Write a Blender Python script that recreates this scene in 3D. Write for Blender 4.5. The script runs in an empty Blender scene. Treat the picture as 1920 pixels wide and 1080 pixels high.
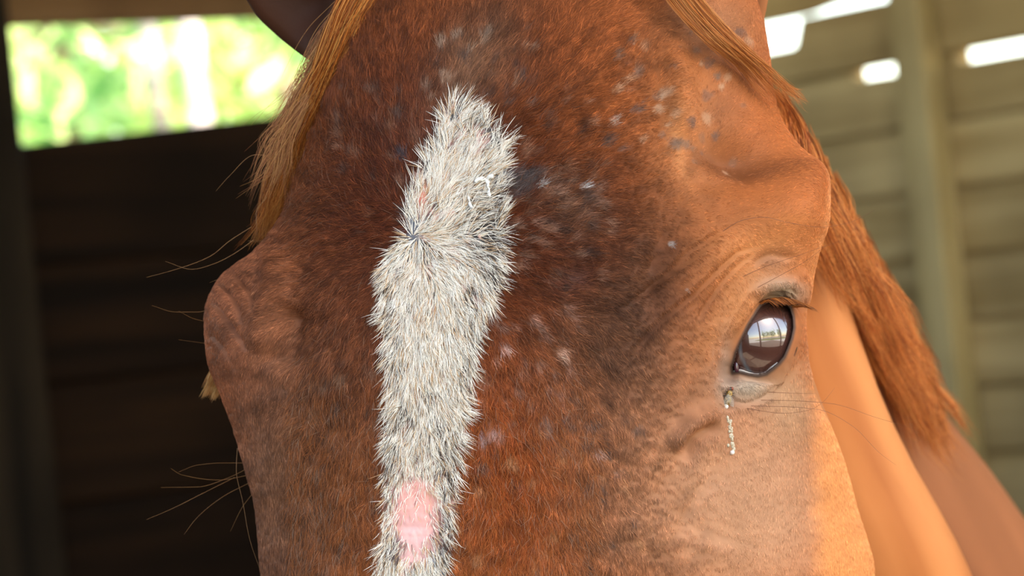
import bpy, math
import numpy as np
from mathutils import Vector, Matrix

# ------------------------------------------------------------------ camera, world, light, exposure
sc = bpy.context.scene
COL = sc.collection
F = 6300.0                                    # focal length in pixels of the 1920 wide frame
ROLL, PITCH = math.radians(6.0), math.radians(0.77)
CAM = np.array([0.0, 0.0, 1.5])
_f = np.array([0, math.cos(PITCH), math.sin(PITCH)]); _u = np.array([0, -math.sin(PITCH), math.cos(PITCH)]); _r = np.array([1.0, 0, 0])
RV = math.cos(ROLL) * _r - math.sin(ROLL) * _u
UV = math.sin(ROLL) * _r + math.cos(ROLL) * _u
FV = _f

cam = bpy.data.cameras.new('camera'); camo = bpy.data.objects.new('camera', cam); COL.objects.link(camo)
camo.matrix_world = Matrix(((RV[0], UV[0], -FV[0], CAM[0]), (RV[1], UV[1], -FV[1], CAM[1]), (RV[2], UV[2], -FV[2], CAM[2]), (0, 0, 0, 1)))
cam.sensor_width = 36; cam.lens = 36 * F / 1920; cam.clip_start = .05; cam.clip_end = 500
cam.dof.use_dof = True; cam.dof.focus_distance = 1.405; cam.dof.aperture_fstop = 13.0
sc.camera = camo
sc.view_settings.view_transform = 'Standard'; sc.view_settings.look = 'None'
sc.view_settings.exposure = 1.12; sc.view_settings.gamma = 1.0; sc.view_settings.use_curve_mapping = False
sc.cycles_curves.shape = 'RIBBONS'
sc.cycles.max_bounces = 6; sc.cycles.diffuse_bounces = 3; sc.cycles.glossy_bounces = 3
sc.cycles.sample_clamp_indirect = 6

w = bpy.data.worlds.new('sky'); sc.world = w; w.use_nodes = True
nt = w.node_tree; nt.nodes.clear()
sky = nt.nodes.new('ShaderNodeTexSky'); sky.sky_type = 'NISHITA'; sky.sun_disc = False
SUN_EL, SUN_AZ = math.radians(47), math.atan2(-0.72, 0.69)      # direction to the sun, to the right behind the camera
sky.sun_elevation = SUN_EL; sky.sun_rotation = math.pi / 2 - SUN_AZ; sky.dust_density = 1.0
bg = nt.nodes.new('ShaderNodeBackground'); bg.inputs[1].default_value = 0.42
wo = nt.nodes.new('ShaderNodeOutputWorld')
tint = nt.nodes.new('ShaderNodeMix'); tint.data_type = 'RGBA'; tint.blend_type = 'MULTIPLY'; tint.inputs[0].default_value = 1; tint.inputs[7].default_value = (1.07, .97, .84, 1)   # the camera's daylight balance for shade
nt.links.new(sky.outputs[0], tint.inputs[6]); nt.links.new(tint.outputs[2], bg.inputs[0]); nt.links.new(bg.outputs[0], wo.inputs[0])
sun = bpy.data.lights.new('sun', 'SUN'); suno = bpy.data.objects.new('sun', sun); COL.objects.link(suno)
sun.energy = 9.0; sun.angle = math.radians(0.6); sun.color = (1.0, .93, .82)
sd = Vector((math.cos(SUN_EL) * math.cos(SUN_AZ), math.cos(SUN_EL) * math.sin(SUN_AZ), math.sin(SUN_EL)))
suno.rotation_euler = sd.to_track_quat('Z', 'Y').to_euler(); suno.location = (0, -3, 6)

# ------------------------------------------------------------------ helpers
rng = np.random.default_rng(7)
def W(px, py, D):
    px = np.asarray(px, float); py = np.asarray(py, float); D = np.asarray(D, float)
    return CAM + D[..., None] * (FV + RV * ((px - 960) / F)[..., None] + UV * ((540 - py) / F)[..., None])
def smooth(a, b, x):
    t = np.clip((x - a) / (b - a), 0, 1); return t * t * (3 - 2 * t)
_perm = rng.random((256, 256))
def vnoise(x, y):
    xi = np.floor(x).astype(int); yi = np.floor(y).astype(int)
    fx = x - xi; fy = y - yi; fx = fx * fx * (3 - 2 * fx); fy = fy * fy * (3 - 2 * fy)
    g = lambda i, j: _perm[(i) & 255, (j) & 255]
    return (g(xi, yi) * (1 - fx) + g(xi + 1, yi) * fx) * (1 - fy) + (g(xi, yi + 1) * (1 - fx) + g(xi + 1, yi + 1) * fx) * fy
def fbm(x, y, o=3):
    v = 0; a = .5; s = 0
    for i in range(o):
        v = v + a * vnoise(x * 2 ** i + 17 * i, y * 2 ** i + 31 * i); s += a; a *= .5
    return v / s
def hermite(kx, ky, x):
    kx = np.array(kx, float); ky = np.array(ky, float)
    d = np.diff(ky) / np.diff(kx); m = np.zeros_like(ky); m[0] = d[0]; m[-1] = d[-1]
    for i in range(1, len(ky) - 1):
        if d[i - 1] * d[i] > 0:
            w1 = 2 * (kx[i + 1] - kx[i]) + (kx[i] - kx[i - 1]); w2 = (kx[i + 1] - kx[i]) + 2 * (kx[i] - kx[i - 1])
            m[i] = (w1 + w2) / (w1 / d[i - 1] + w2 / d[i])
    i = np.clip(np.searchsorted(kx, x) - 1, 0, len(kx) - 2); h = kx[i + 1] - kx[i]; t = np.clip((x - kx[i]) / h, 0, 1)
    return (2*t**3 - 3*t**2 + 1) * ky[i] + (t**3 - 2*t**2 + t) * h * m[i] + (-2*t**3 + 3*t**2) * ky[i + 1] + (t**3 - t**2) * h * m[i + 1]
def poly_dist(px, py, pts):
    """distance to an open polyline and position (0..1) along it"""
    pts = np.array(pts, float); best = np.full(px.shape, 1e9); pos = np.zeros(px.shape)
    L = np.hypot(*np.diff(pts, axis=0).T); cum = np.concatenate([[0], np.cumsum(L)]) / L.sum()
    for i in range(len(pts) - 1):
        a, b = pts[i], pts[i + 1]; ab = b - a
        t = np.clip(((px - a[0]) * ab[0] + (py - a[1]) * ab[1]) / (ab @ ab), 0, 1)
        d = np.hypot(px - a[0] - t * ab[0], py - a[1] - t * ab[1]); m = d < best
        best = np.where(m, d, best); pos = np.where(m, cum[i] + t * (cum[i + 1] - cum[i]), pos)
    return best, pos
def inside(px, py, poly):
    poly = np.array(poly, float); r = np.zeros(px.shape, bool); n = len(poly)
    for i in range(n):
        x1, y1 = poly[i]; x2, y2 = poly[(i + 1) % n]
        if y1 == y2: continue
        c = ((y1 > py) != (y2 > py)) & (px < (x2 - x1) * (py - y1) / (y2 - y1) + x1); r ^= c
    return r
def sdist(px, py, poly):
    """signed distance, negative inside"""
    d, _ = poly_dist(px, py, list(poly) + [poly[0]]); return np.where(inside(px, py, poly), -d, d)

def node_mat(name):
    m = bpy.data.materials.new(name); m.use_nodes = True; t = m.node_tree; return m, t, t.nodes['Principled BSDF']
def nn(t, kind, **kw):
    n = t.nodes.new(kind)
    for k, v in kw.items():
        if k.startswith('i_'): n.inputs[k[2:].replace('_', ' ')].default_value = v
        else: setattr(n, k, v)
    return n
def attr_mat(name, attr, rough, spec=.4, bump=None, jitter=0.0, sheen=0, coat=0):
    m, t, b = node_mat(name); a = nn(t, 'ShaderNodeAttribute', attribute_name=attr)
    b.inputs['Roughness'].default_value = rough; b.inputs['Specular IOR Level'].default_value = spec
    b.inputs['Sheen Weight'].default_value = sheen; b.inputs['Coat Weight'].default_value = coat
    t.links.new(a.outputs['Color'], b.inputs['Base Color'])
    if bump:
        tc = nn(t, 'ShaderNodeTexCoord'); nz = nn(t, 'ShaderNodeTexNoise'); nz.inputs['Scale'].default_value = bump[0]; nz.inputs['Detail'].default_value = 4
        bp = nn(t, 'ShaderNodeBump'); bp.inputs['Strength'].default_value = bump[1]; bp.inputs['Distance'].default_value = bump[2]
        t.links.new(tc.outputs['Object'], nz.inputs['Vector']); t.links.new(nz.outputs['Fac'], bp.inputs['Height']); t.links.new(bp.outputs[0], b.inputs['Normal'])
    return m
def wood_mat(name, c1, c2, axis, rough=.75, scale=1.0):
    """grain running along one object axis: streaks of two colours, knots, relief"""
    m, t, b = node_mat(name); tc = nn(t, 'ShaderNodeTexCoord'); mp = nn(t, 'ShaderNodeMapping')
    s = [14 * scale] * 3; s[axis] = .8 * scale; mp.inputs['Scale'].default_value = s
    oi = nn(t, 'ShaderNodeObjectInfo'); va = nn(t, 'ShaderNodeVectorMath', operation='SCALE'); va.inputs[0].default_value = (31, 17, 23)
    ad = nn(t, 'ShaderNodeVectorMath', operation='ADD')
    nz = nn(t, 'ShaderNodeTexNoise'); nz.inputs['Scale'].default_value = 1.6; nz.inputs['Detail'].default_value = 6; nz.inputs['Distortion'].default_value = .6
    nz2 = nn(t, 'ShaderNodeTexNoise'); nz2.inputs['Scale'].default_value = 3.0; nz2.inputs['Detail'].default_value = 3
    r = nn(t, 'ShaderNodeValToRGB'); r.color_ramp.elements[0].position = .35; r.color_ramp.elements[1].position = .66
    r.color_ramp.elements[0].color = (*c1, 1); r.color_ramp.elements[1].color = (*c2, 1)
    mx = nn(t, 'ShaderNodeMix', data_type='RGBA', blend_type='MULTIPLY'); mx.inputs[0].default_value = .75
    r2 = nn(t, 'ShaderNodeValToRGB'); r2.color_ramp.elements[0].position = .3; r2.color_ramp.elements[1].position = .6
    r2.color_ramp.elements[0].color = (.45, .42, .4, 1); r2.color_ramp.elements[1].color = (1, 1, 1, 1)
    L = t.links.new
    L(oi.outputs['Random'], va.inputs['Scale']); L(tc.outputs['Object'], ad.inputs[0]); L(va.outputs[0], ad.inputs[1])
    L(ad.outputs[0], mp.inputs['Vector']); L(mp.outputs[0], nz.inputs['Vector']); L(ad.outputs[0], nz2.inputs['Vector'])
    L(nz.outputs['Fac'], r.inputs[0]); L(nz2.outputs['Fac'], r2.inputs[0])
    L(r.outputs[0], mx.inputs[6]); L(r2.outputs[0], mx.inputs[7]); L(mx.outputs[2], b.inputs['Base Color'])
    bp = nn(t, 'ShaderNodeBump'); bp.inputs['Strength'].default_value = .4; bp.inputs['Distance'].default_value = .004
    L(nz.outputs['Fac'], bp.inputs['Height']); L(bp.outputs[0], b.inputs['Normal']); b.inputs['Roughness'].default_value = rough
    b.inputs['Specular IOR Level'].default_value = .12
    return m
def noise_mat(name, c1, c2, scale, rough=.9, bump=.02, detail=5):
    m, t, b = node_mat(name); tc = nn(t, 'ShaderNodeTexCoord'); nz = nn(t, 'ShaderNodeTexNoise'); nz.inputs['Scale'].default_value = scale; nz.inputs['Detail'].default_value = detail
    r = nn(t, 'ShaderNodeValToRGB'); r.color_ramp.elements[0].position = .35; r.color_ramp.elements[1].position = .65
    r.color_ramp.elements[0].color = (*c1, 1); r.color_ramp.elements[1].color = (*c2, 1)
    L = t.links.new; L(tc.outputs['Object'], nz.inputs['Vector']); L(nz.outputs['Fac'], r.inputs[0]); L(r.outputs[0], b.inputs['Base Color'])
    bp = nn(t, 'ShaderNodeBump'); bp.inputs['Strength'].default_value = .5; bp.inputs['Distance'].default_value = bump
    L(nz.outputs['Fac'], bp.inputs['Height']); L(bp.outputs[0], b.inputs['Normal']); b.inputs['Roughness'].default_value = rough
    return m
def plain(name, c, rough=.5, spec=.5, metal=0, alpha=None, trans=0):
    m, t, b = node_mat(name); b.inputs['Roughness'].default_value = rough; b.inputs['Specular IOR Level'].default_value = spec
    b.inputs['Metallic'].default_value = metal; b.inputs['Transmission Weight'].default_value = trans
    tc = nn(t, 'ShaderNodeTexCoord'); nz = nn(t, 'ShaderNodeTexNoise'); nz.inputs['Scale'].default_value = 900
    mx = nn(t, 'ShaderNodeMix', data_type='RGBA'); mx.inputs[6].default_value = (*[v * .8 for v in c], 1); mx.inputs[7].default_value = (*c, 1)
    t.links.new(tc.outputs['Object'], nz.inputs['Vector']); t.links.new(nz.outputs['Fac'], mx.inputs[0]); t.links.new(mx.outputs[2], b.inputs['Base Color'])
    if alpha is not None: b.inputs['Alpha'].default_value = alpha
    return m

def link(name, data, parent=None, loc=None):
    o = bpy.data.objects.new(name, data); COL.objects.link(o)
    if parent is not None: o.parent = parent
    if loc is not None: o.location = loc
    return o
def tag(o, label=None, cat=None, group=None, kind=None):
    if label: o['label'] = label
    if cat: o['category'] = cat
    if group: o['group'] = group
    if kind: o['kind'] = kind
    return o
def empty(name, loc, rz=0):
    o = bpy.data.objects.new(name, None); COL.objects.link(o); o.location = loc; o.rotation_euler = (0, 0, rz); o.empty_display_size = .1
    return o
def quads_mesh(name, V, Q, mat, smooth_=True, cols=None, cname='coat'):
    me = bpy.data.meshes.new(name); V = np.asarray(V, np.float32); Q = np.asarray(Q, np.int32)
    me.vertices.add(len(V)); me.vertices.foreach_set('co', V.ravel())
    me.loops.add(Q.size); me.loops.foreach_set('vertex_index', Q.ravel())
    k = Q.shape[1]; me.polygons.add(len(Q)); me.polygons.foreach_set('loop_start', np.arange(0, Q.size, k, dtype=np.int32))
    me.polygons.foreach_set('use_smooth', np.full(len(Q), smooth_))
    if cols is not None:
        a = me.color_attributes.new(cname, 'FLOAT_COLOR', 'POINT'); c = np.ones((len(V), 4), np.float32); c[:, :3] = cols; a.data.foreach_set('color', c.ravel())
    me.materials.append(mat); me.update(calc_edges=True); me.validate()
    return me
def grid_quads(nr, nc, wrap=False, off=0):
    r = np.arange(nr - 1)[:, None]; c = np.arange(nc if wrap else nc - 1)[None, :]; c2 = (c + 1) % nc
    return (off + np.stack([r * nc + c, r * nc + c2, (r + 1) * nc + c2, (r + 1) * nc + c], -1)).reshape(-1, 4)
def hairs(name, P, R, C, mat, parent, origin):
    """P (n,k,3) points, R (n,k) radii, C (n,3) colours -> one hair curves object"""
    n, k = P.shape[:2]; hc = bpy.data.hair_curves.new(name); hc.add_curves([k] * n)
    hc.attributes['position'].data.foreach_set('vector', (P - origin).astype(np.float32).ravel())
    ra = hc.attributes.get('radius') or hc.attributes.new('radius', 'FLOAT', 'POINT'); ra.data.foreach_set('value', R.astype(np.float32).ravel())
    ca = hc.attributes.new('haircol', 'FLOAT_COLOR', 'CURVE'); c4 = np.ones((n, 4), np.float32); c4[:, :3] = np.clip(C, 0, 1); ca.data.foreach_set('color', c4.ravel())
    hc.materials.append(mat); o = link(name, hc, parent); o['kind'] = 'stuff'; return o
def catmull(pts, n):
    pts = np.array(pts, float); t = np.concatenate([[0], np.cumsum(np.linalg.norm(np.diff(pts[:, :2] if pts.shape[1] > 2 else pts, axis=0), axis=1))]); t /= t[-1]
    q = np.linspace(0, 1, n); return np.stack([hermite(t, pts[:, i], q) for i in range(pts.shape[1])], 1)
def tube(P, R, sides=6):
    """swept tube along P (n,3) with radii R (n,) -> verts, quads"""
    P = np.asarray(P, float); n = len(P); R = np.broadcast_to(R, (n,)); T = np.gradient(P, axis=0); T /= np.linalg.norm(T, axis=1)[:, None] + 1e-12
    up = np.array([.13, .3, .94]); A = np.cross(T, up); A /= np.linalg.norm(A, axis=1)[:, None]; B = np.cross(T, A)
    a = np.linspace(0, 2 * np.pi, sides, endpoint=False)
    V = P[:, None] + R[:, None, None] * (A[:, None] * np.cos(a)[None, :, None] + B[:, None] * np.sin(a)[None, :, None])
    return V.reshape(-1, 3), grid_quads(n, sides, True)
def merge(parts):
    V = []; Q = []; o = 0
    for v, q in parts: V.append(v); Q.append(np.asarray(q) + o); o += len(v)
    return np.concatenate(V), np.concatenate(Q)
def ellipsoid(c, r, rot=None, nu=16, nv=10):
    u = np.linspace(0, 2 * np.pi, nu, endpoint=False); v = np.linspace(.001, np.pi - .001, nv); U, Vv = np.meshgrid(u, v)
    P = np.stack([r[0] * np.sin(Vv) * np.cos(U), r[1] * np.sin(Vv) * np.sin(U), r[2] * np.cos(Vv)], -1).reshape(-1, 3)
    if rot is not None: P = P @ np.array(rot).T
    return P + np.array(c), grid_quads(nv, nu, True)

# ------------------------------------------------------------------ the stall
DL = np.array([.8, .6, 0]); NL = np.array([-.6, .8, 0]); DR = np.array([.6, -.8, 0]); NR = np.array([.8, .6, 0])
CLw, CRw = 4.5, 3.7
CORNER = NL * CLw + NR * CRw
AZ = math.atan2(.6, .8)
def hit(px, py, N, c, D, sgn=1):
    d = FV + RV * (px - 960) / F + UV * (540 - py) / F; t = c / (d @ N); p = CAM + d * t
    return float((p - CORNER) @ D) * sgn, float(p[2])
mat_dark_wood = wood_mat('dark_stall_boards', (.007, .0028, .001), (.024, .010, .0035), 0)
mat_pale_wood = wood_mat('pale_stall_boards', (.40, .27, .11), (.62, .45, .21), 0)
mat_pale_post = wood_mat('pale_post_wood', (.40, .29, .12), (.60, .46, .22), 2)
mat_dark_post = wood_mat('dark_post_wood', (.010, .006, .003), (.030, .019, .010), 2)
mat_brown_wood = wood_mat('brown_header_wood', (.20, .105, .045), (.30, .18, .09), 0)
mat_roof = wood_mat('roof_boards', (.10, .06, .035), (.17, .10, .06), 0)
def prism(outline, th, mat, name, parent, loc, rz, bev=.004, label=None):
    """board with an outline in its own x-z plane and a thickness along y, edges eased"""
    import bmesh
    bm = bmesh.new(); vs = [bm.verts.new((x, -th / 2, z)) for x, z in outline]; f = bm.faces.new(vs)
    ex = bmesh.ops.extrude_face_region(bm, geom=[f]); bmesh.ops.translate(bm, verts=[v for v in ex['geom'] if isinstance(v, bmesh.types.BMVert)], vec=(0, th, 0))
    bmesh.ops.recalc_face_normals(bm, faces=bm.faces); bmesh.ops.bevel(bm, geom=list(bm.edges), offset=bev, segments=1, affect='EDGES', clamp_overlap=True)
    me = bpy.data.meshes.new(name); bm.to_mesh(me); bm.free(); me.materials.append(mat)
    o = link(name, me, parent); o.location = loc; o.rotation_euler = (0, 0, rz)
    if label: o['label'] = label
    return o
def rect(x0, x1, z0, z1): return [(x0, z0), (x1, z0), (x1, z1), (x0, z1)]

# left wall: local x runs from its far left end to the corner
wl = tag(empty('wall_left', tuple(CORNER), AZ), kind='structure')
PL = .182; z = 1.86 - PL * 10
rw = np.random.default_rng(3); xs0, _ = hit(60, 272, NL, CLw, DL); xs1, _ = hit(560, 240, NL, CLw, DL); tl_ = lambda x: .002 + .026 * (x - xs0) / (xs1 - xs0)
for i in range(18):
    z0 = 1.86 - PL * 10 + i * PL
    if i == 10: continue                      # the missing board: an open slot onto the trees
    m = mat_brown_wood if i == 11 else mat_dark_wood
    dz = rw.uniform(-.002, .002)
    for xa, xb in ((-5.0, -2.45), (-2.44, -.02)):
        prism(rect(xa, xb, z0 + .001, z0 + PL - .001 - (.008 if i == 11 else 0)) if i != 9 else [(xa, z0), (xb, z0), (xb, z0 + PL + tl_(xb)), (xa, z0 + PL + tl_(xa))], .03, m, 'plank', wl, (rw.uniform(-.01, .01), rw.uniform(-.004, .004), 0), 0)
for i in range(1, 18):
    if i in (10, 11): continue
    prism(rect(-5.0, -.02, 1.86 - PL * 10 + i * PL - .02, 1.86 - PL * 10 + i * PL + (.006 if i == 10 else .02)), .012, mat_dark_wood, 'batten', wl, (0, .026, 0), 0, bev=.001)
s, _ = hit(-10, 500, NL, CLw, DL); s2, _ = hit(62, 300, NL, CLw, DL)
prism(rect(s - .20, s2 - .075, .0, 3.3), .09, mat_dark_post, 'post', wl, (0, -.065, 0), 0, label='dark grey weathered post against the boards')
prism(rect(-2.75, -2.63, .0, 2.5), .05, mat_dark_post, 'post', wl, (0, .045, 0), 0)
# right wall: local x runs from the corner towards the viewer
wr = tag(empty('wall_right', tuple(CORNER), math.atan2(-.8, .6)), kind='structure')
PR = .1035; s1, _ = hit(1733, 200, NR, CRw, DR); s2, _ = hit(1790, 200, NR, CRw, DR)
zc = 1.86
sn0, _ = hit(1600, 140, NR, CRw, DR); sn1, _ = hit(1795, 100, NR, CRw, DR); sg, _ = hit(1492, 45, NR, CRw, DR); sg0, _ = hit(1380, 45, NR, CRw, DR)
sm = (s1 + s2) / 2
for i in range(-17, 14):
    if i in (0, 1, 2): continue
    prism(rect(.02, 4.3, zc + i * PR - .02, zc + i * PR + .02), .012, mat_pale_wood, 'batten', wr, (0, .023, 0), 0, bev=.001)
prism(rect(.02, sn0, zc - .02, zc + .02), .012, mat_pale_wood, 'batten', wr, (0, .023, 0), 0, bev=.001)
prism(rect(sm - .04, sn1, zc - .02, zc + .02), .012, mat_pale_wood, 'batten', wr, (0, .023, 0), 0, bev=.001)
prism(rect(sm, 4.3, zc + PR - .02, zc + PR + .02), .012, mat_pale_wood, 'batten', wr, (0, .023, 0), 0, bev=.001)
prism(rect(sm, 4.3, zc + 2 * PR - .02, zc + 2 * PR + .02), .012, mat_pale_wood, 'batten', wr, (0, .023, 0), 0, bev=.001)
for i in range(-18, 14):
    z0 = zc + i * PR + .002; z1 = z0 + PR - .004
    for side in (0, 1):
        xa, xb = (.02, sm - .002) if side == 0 else (sm + .002, 4.3)
        if i == -1 and side == 0: ol = [(xa, z0), (xb, z0), (xb, z1 - .016), (sn0 + .01, z1 - .014), (sn0, z1), (xa, z1)]
        elif i == -1 and side == 1: ol = [(xa, z0), (xb, z0), (xb, z1 - .022), (sn1 + .01, z1 - .016), (sn1, z1), (xa, z1)]
        elif i == 0 and side == 0: ol = [(xa, z0), (xb, z0), (xb, z1), (sg + .02, z1), (sg, z1 - .045), (sg0, z1 - .045), (sg0 - .01, z1), (xa, z1)]
        elif i in (2, 3) and side == 0: continue
        elif i == 1 and side == 0: ol = [(xa, z0), (sg + .03, z0), (sg + .30, z0 + .035), (xb, z0 + .06), (xb, z1), (xa, z1)]
        else: ol = rect(xa, xb, z0, z1)
        prism(ol, .024, mat_pale_wood, 'plank', wr, (0, rw.uniform(-.003, .003), 0), 0)
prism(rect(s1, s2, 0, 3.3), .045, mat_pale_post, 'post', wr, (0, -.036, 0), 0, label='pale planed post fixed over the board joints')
for xx in (.06, 3.9): prism(rect(xx, xx + .10, 0, 3.3), .045, mat_pale_post, 'post', wr, (0, -.036, 0), 0)
# front wall with the wide opening the daylight comes through, and the side wall on the viewer's left
FL = 5.2
front_o = CORNER + DR * 5.0
wf = tag(empty('wall_front', tuple(front_o), AZ), kind='structure')
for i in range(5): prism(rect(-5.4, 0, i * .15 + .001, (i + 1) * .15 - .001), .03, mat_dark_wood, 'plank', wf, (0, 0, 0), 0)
for xx in (-5.4, -3.6, -1.8, -.1): prism(rect(xx, xx + .1, 0, 3.4), .1, mat_dark_post, 'post', wf, (0, -.02 if 0 else -.07, 0), 0)
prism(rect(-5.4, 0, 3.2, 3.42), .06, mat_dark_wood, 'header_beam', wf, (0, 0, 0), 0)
side_o = CORNER - DL * 5.0
ws = tag(empty('wall_side', tuple(side_o), math.atan2(-.8, .6)), kind='structure')
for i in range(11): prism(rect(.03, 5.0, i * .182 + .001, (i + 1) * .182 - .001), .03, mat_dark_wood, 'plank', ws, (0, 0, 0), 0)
# roof
roof = tag(empty('ceiling', tuple(CORNER + np.array([0, 0, 3.36])), AZ), kind='structure')
for i in range(20):
    o = prism(rect(-5.2, .5, -.01, .01), .27, mat_roof, 'plank', roof, (0, .2 - i * .285 + 0, .02 + .000 * i), 0, bev=.002)
for i in range(6): prism(rect(-.03, .03, -.08, .0), 5.6, mat_roof, 'rafter', roof, (-.4 - i * .9, -2.4, 0), 0)
# floor and yard
mat_floor = noise_mat('stall_sand', (.12, .09, .065), (.19, .15, .11), 6, bump=.03)
mat_sand = noise_mat('yard_sand', (.52, .47, .41), (.66, .61, .54), 1.5, bump=.05)
mat_grass = noise_mat('yard_grass', (.10, .19, .03), (.24, .34, .06), 3, bump=.08)
def slab(name, x0, x1, y0, y1, z0, z1, mat, kind='structure', rz=0, n=24, amp=.0):
    xs = np.linspace(x0, x1, n); ys = np.linspace(y0, y1, n); X, Y = np.meshgrid(xs, ys); Zt = z1 + amp * fbm(X * .7 + 9, Y * .7 + 5) - amp * .5
    V = np.stack([X, Y, Zt], -1).reshape(-1, 3); Vb = V.copy(); Vb[:, 2] = z0; Q = grid_quads(n, n); b = n * n
    ring = list(range(0, n)) + [r * n + n - 1 for r in range(1, n)] + list(range(n * n - 2, n * (n - 1) - 1, -1)) + [r * n for r in range(n - 2, 0, -1)]
    R = np.array([[ring[k], ring[k - 1], ring[k - 1] + b, ring[k] + b] for k in range(len(ring))])
    me = quads_mesh(name, np.concatenate([V, Vb]), np.concatenate([Q, Q[:, ::-1] + b, R]), mat); o = link(name, me); o.rotation_euler = (0, 0, rz)
    return tag(o, kind=kind) if kind else o
slab('floor', -6, 7, -6, 9, -.12, 0, mat_floor, amp=.0)
slab('ground', -60, 60, -60, 60, -.6, -.13, mat_sand, n=60, amp=.05)
def gpt(a, b, z=0): return front_o * np.array([1, 1, 0]) + DL * a - NL * b + np.array([0, 0, z])   # a along the front wall, b metres out into the yard
me = slab('grass_patch', -14, 14, -3.5, 3.5, -.05, .03, mat_grass, kind='structure', n=30, amp=.08); me.location = tuple(gpt(2, 13, -.08)); me.rotation_euler = (0, 0, AZ)
me = slab('grass_verge', -14, 12, -6, 6, -.05, .03, mat_grass, kind='structure', n=30, amp=.08); me.location = tuple(CORNER * np.array([1, 1, 0]) + NL * 9 - DL * 1 + np.array([0, 0, -.07])); me.rotation_euler = (0, 0, AZ)

# ------------------------------------------------------------------ trees seen through the slot and across the yard
def leaf_mat(name, c1, c2):
    m, t, b = node_mat(name); gi = nn(t, 'ShaderNodeNewGeometry'); r = nn(t, 'ShaderNodeValToRGB')
    r.color_ramp.elements[0].color = (*c1, 1); r.color_ramp.elements[1].color = (*c2, 1)
    t.links.new(gi.outputs['Random Per Island'], r.inputs[0]); t.links.new(r.outputs[0], b.inputs['Base Color']); b.inputs['Roughness'].default_value = .4
    tr = nn(t, 'ShaderNodeBsdfTranslucent'); t.links.new(r.outputs[0], tr.inputs[0]); mx = nn(t, 'ShaderNodeMixShader'); mx.inputs[0].default_value = .45
    out = t.nodes['Material Output']; t.links.new(b.outputs[0], mx.inputs[1]); t.links.new(tr.outputs[0], mx.inputs[2]); t.links.new(mx.outputs[0], out.inputs[0])
    return m
mat_leaf = leaf_mat('bright_leaves', (.34, .55, .12), (.75, .82, .36))
mat_leaf2 = leaf_mat('green_leaves', (.16, .36, .10), (.42, .58, .22))
mat_bark = noise_mat('pale_bark', (.34, .24, .20), (.78, .68, .64), 7, bump=.05)
mat_bark2 = noise_mat('brown_bark', (.14, .10, .07), (.28, .20, .14), 7, bump=.05)
def tree(x, y, h, r, cr, zc0, nleaf, ls, lm, bm_, label, seed):
    R = np.random.default_rng(seed); root = tag(empty('tree', (x, y, -.13)), label, 'tree', 'trees around the stall')
    tz = np.linspace(0, h, 14); P = np.stack([.12 * np.sin(tz * .9 + seed) * tz / h, .1 * np.cos(tz * .7 + seed) * tz / h, tz], 1)
    v, q = tube(P, r * (1 - .6 * tz / h) + r * .5 * np.exp(-tz * 4), 12); parts = [(v, q)]
    tips = []
    for k in range(9):
        zb = h * R.uniform(.35, .95); a = R.uniform(0, 6.28); l = cr * R.uniform(.5, .9); b0 = P[int(zb / h * 13)]
        e = b0 + np.array([math.cos(a) * l, math.sin(a) * l, l * .4]); parts.append(tube(catmull([b0, (b0 + e) / 2 + [0, 0, .1 * l], e], 6), np.linspace(r * .35, r * .08, 6), 6)); tips.append(e)
    v, q = merge(parts); link('trunk', quads_mesh('trunk', v, q, bm_), root)
    cl = R.normal(size=(70, 3)) * np.array([cr * .5, cr * .5, (h - zc0) * .3]) + np.array([0, 0, (h + zc0) / 2])
    ci = R.integers(0, 70, nleaf); c = cl[ci] + R.normal(size=(nleaf, 3)) * cr * .13
    a = R.normal(size=(nleaf, 3)); a /= np.linalg.norm(a, axis=1)[:, None]; b = np.cross(a, R.normal(size=(nleaf, 3))); b /= np.linalg.norm(b, axis=1)[:, None]
    s_ = ls * R.uniform(.6, 1.3, nleaf)[:, None]
    V = np.stack([c - a * s_, c + b * s_ * .45, c + a * s_, c - b * s_ * .45], 1).reshape(-1, 3); Q = np.arange(len(V)).reshape(-1, 4)
    o = link('foliage', quads_mesh('foliage', V, Q, lm, False), root); o['kind'] = 'stuff'
def beyond(px, D):
    p = W(px, 150, D); return p[0], p[1]
for k, (px, D, h, r, cr, z0, nl, ls, lm, bk, lab) in enumerate([
    (300, 10.5, 7, .036, 1.3, 2.6, 2600, .07, mat_leaf2, mat_bark, 'slim pale-barked tree outside the slot, left of the thicker pale trunk'),
    (388, 10.0, 8, .044, 1.4, 2.7, 2600, .07, mat_leaf, mat_bark, 'thicker pale-barked tree outside the slot, nearest the horse\'s forelock'),
    (150, 15.5, 5, .09, 1.7, .3, 2000, .10, mat_leaf, mat_bark2, 'leafy green tree behind the left end of the slot'),
    (520, 14.5, 5, .09, 1.7, .2, 3600, .10, mat_leaf, mat_bark2, 'yellow-green bushy tree seen through the slot beside the forelock'),
    (320, 18.0, 5.5, .1, 2.0, .3, 2000, .11, mat_leaf2, mat_bark2, 'farther green tree seen between the two pale trunks'),
    (-40, 20.0, 5.5, .1, 1.6, .3, 1500, .11, mat_leaf2, mat_bark2, 'farthest green tree behind the dark post')]):
    x, y = beyond(px, D); tree(x, y, h, r, cr, z0, nl, ls, lm, bk, lab, 20 + k)
for k, (a, b, h) in enumerate([(-9, 20, 7), (-5, 23, 8), (-1, 19, 6.5), (3, 24, 8), (8, 20, 7), (13, 25, 8)]):
    p = gpt(a, b); tree(p[0], p[1], h, .16, 2.4, 1.6, 2500, .18, mat_leaf2, mat_bark2, ['first', 'second', 'third', 'fourth', 'fifth', 'sixth'][k] + ' green tree of the row across the yard, mirrored in the eye', 60 + k)
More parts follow.
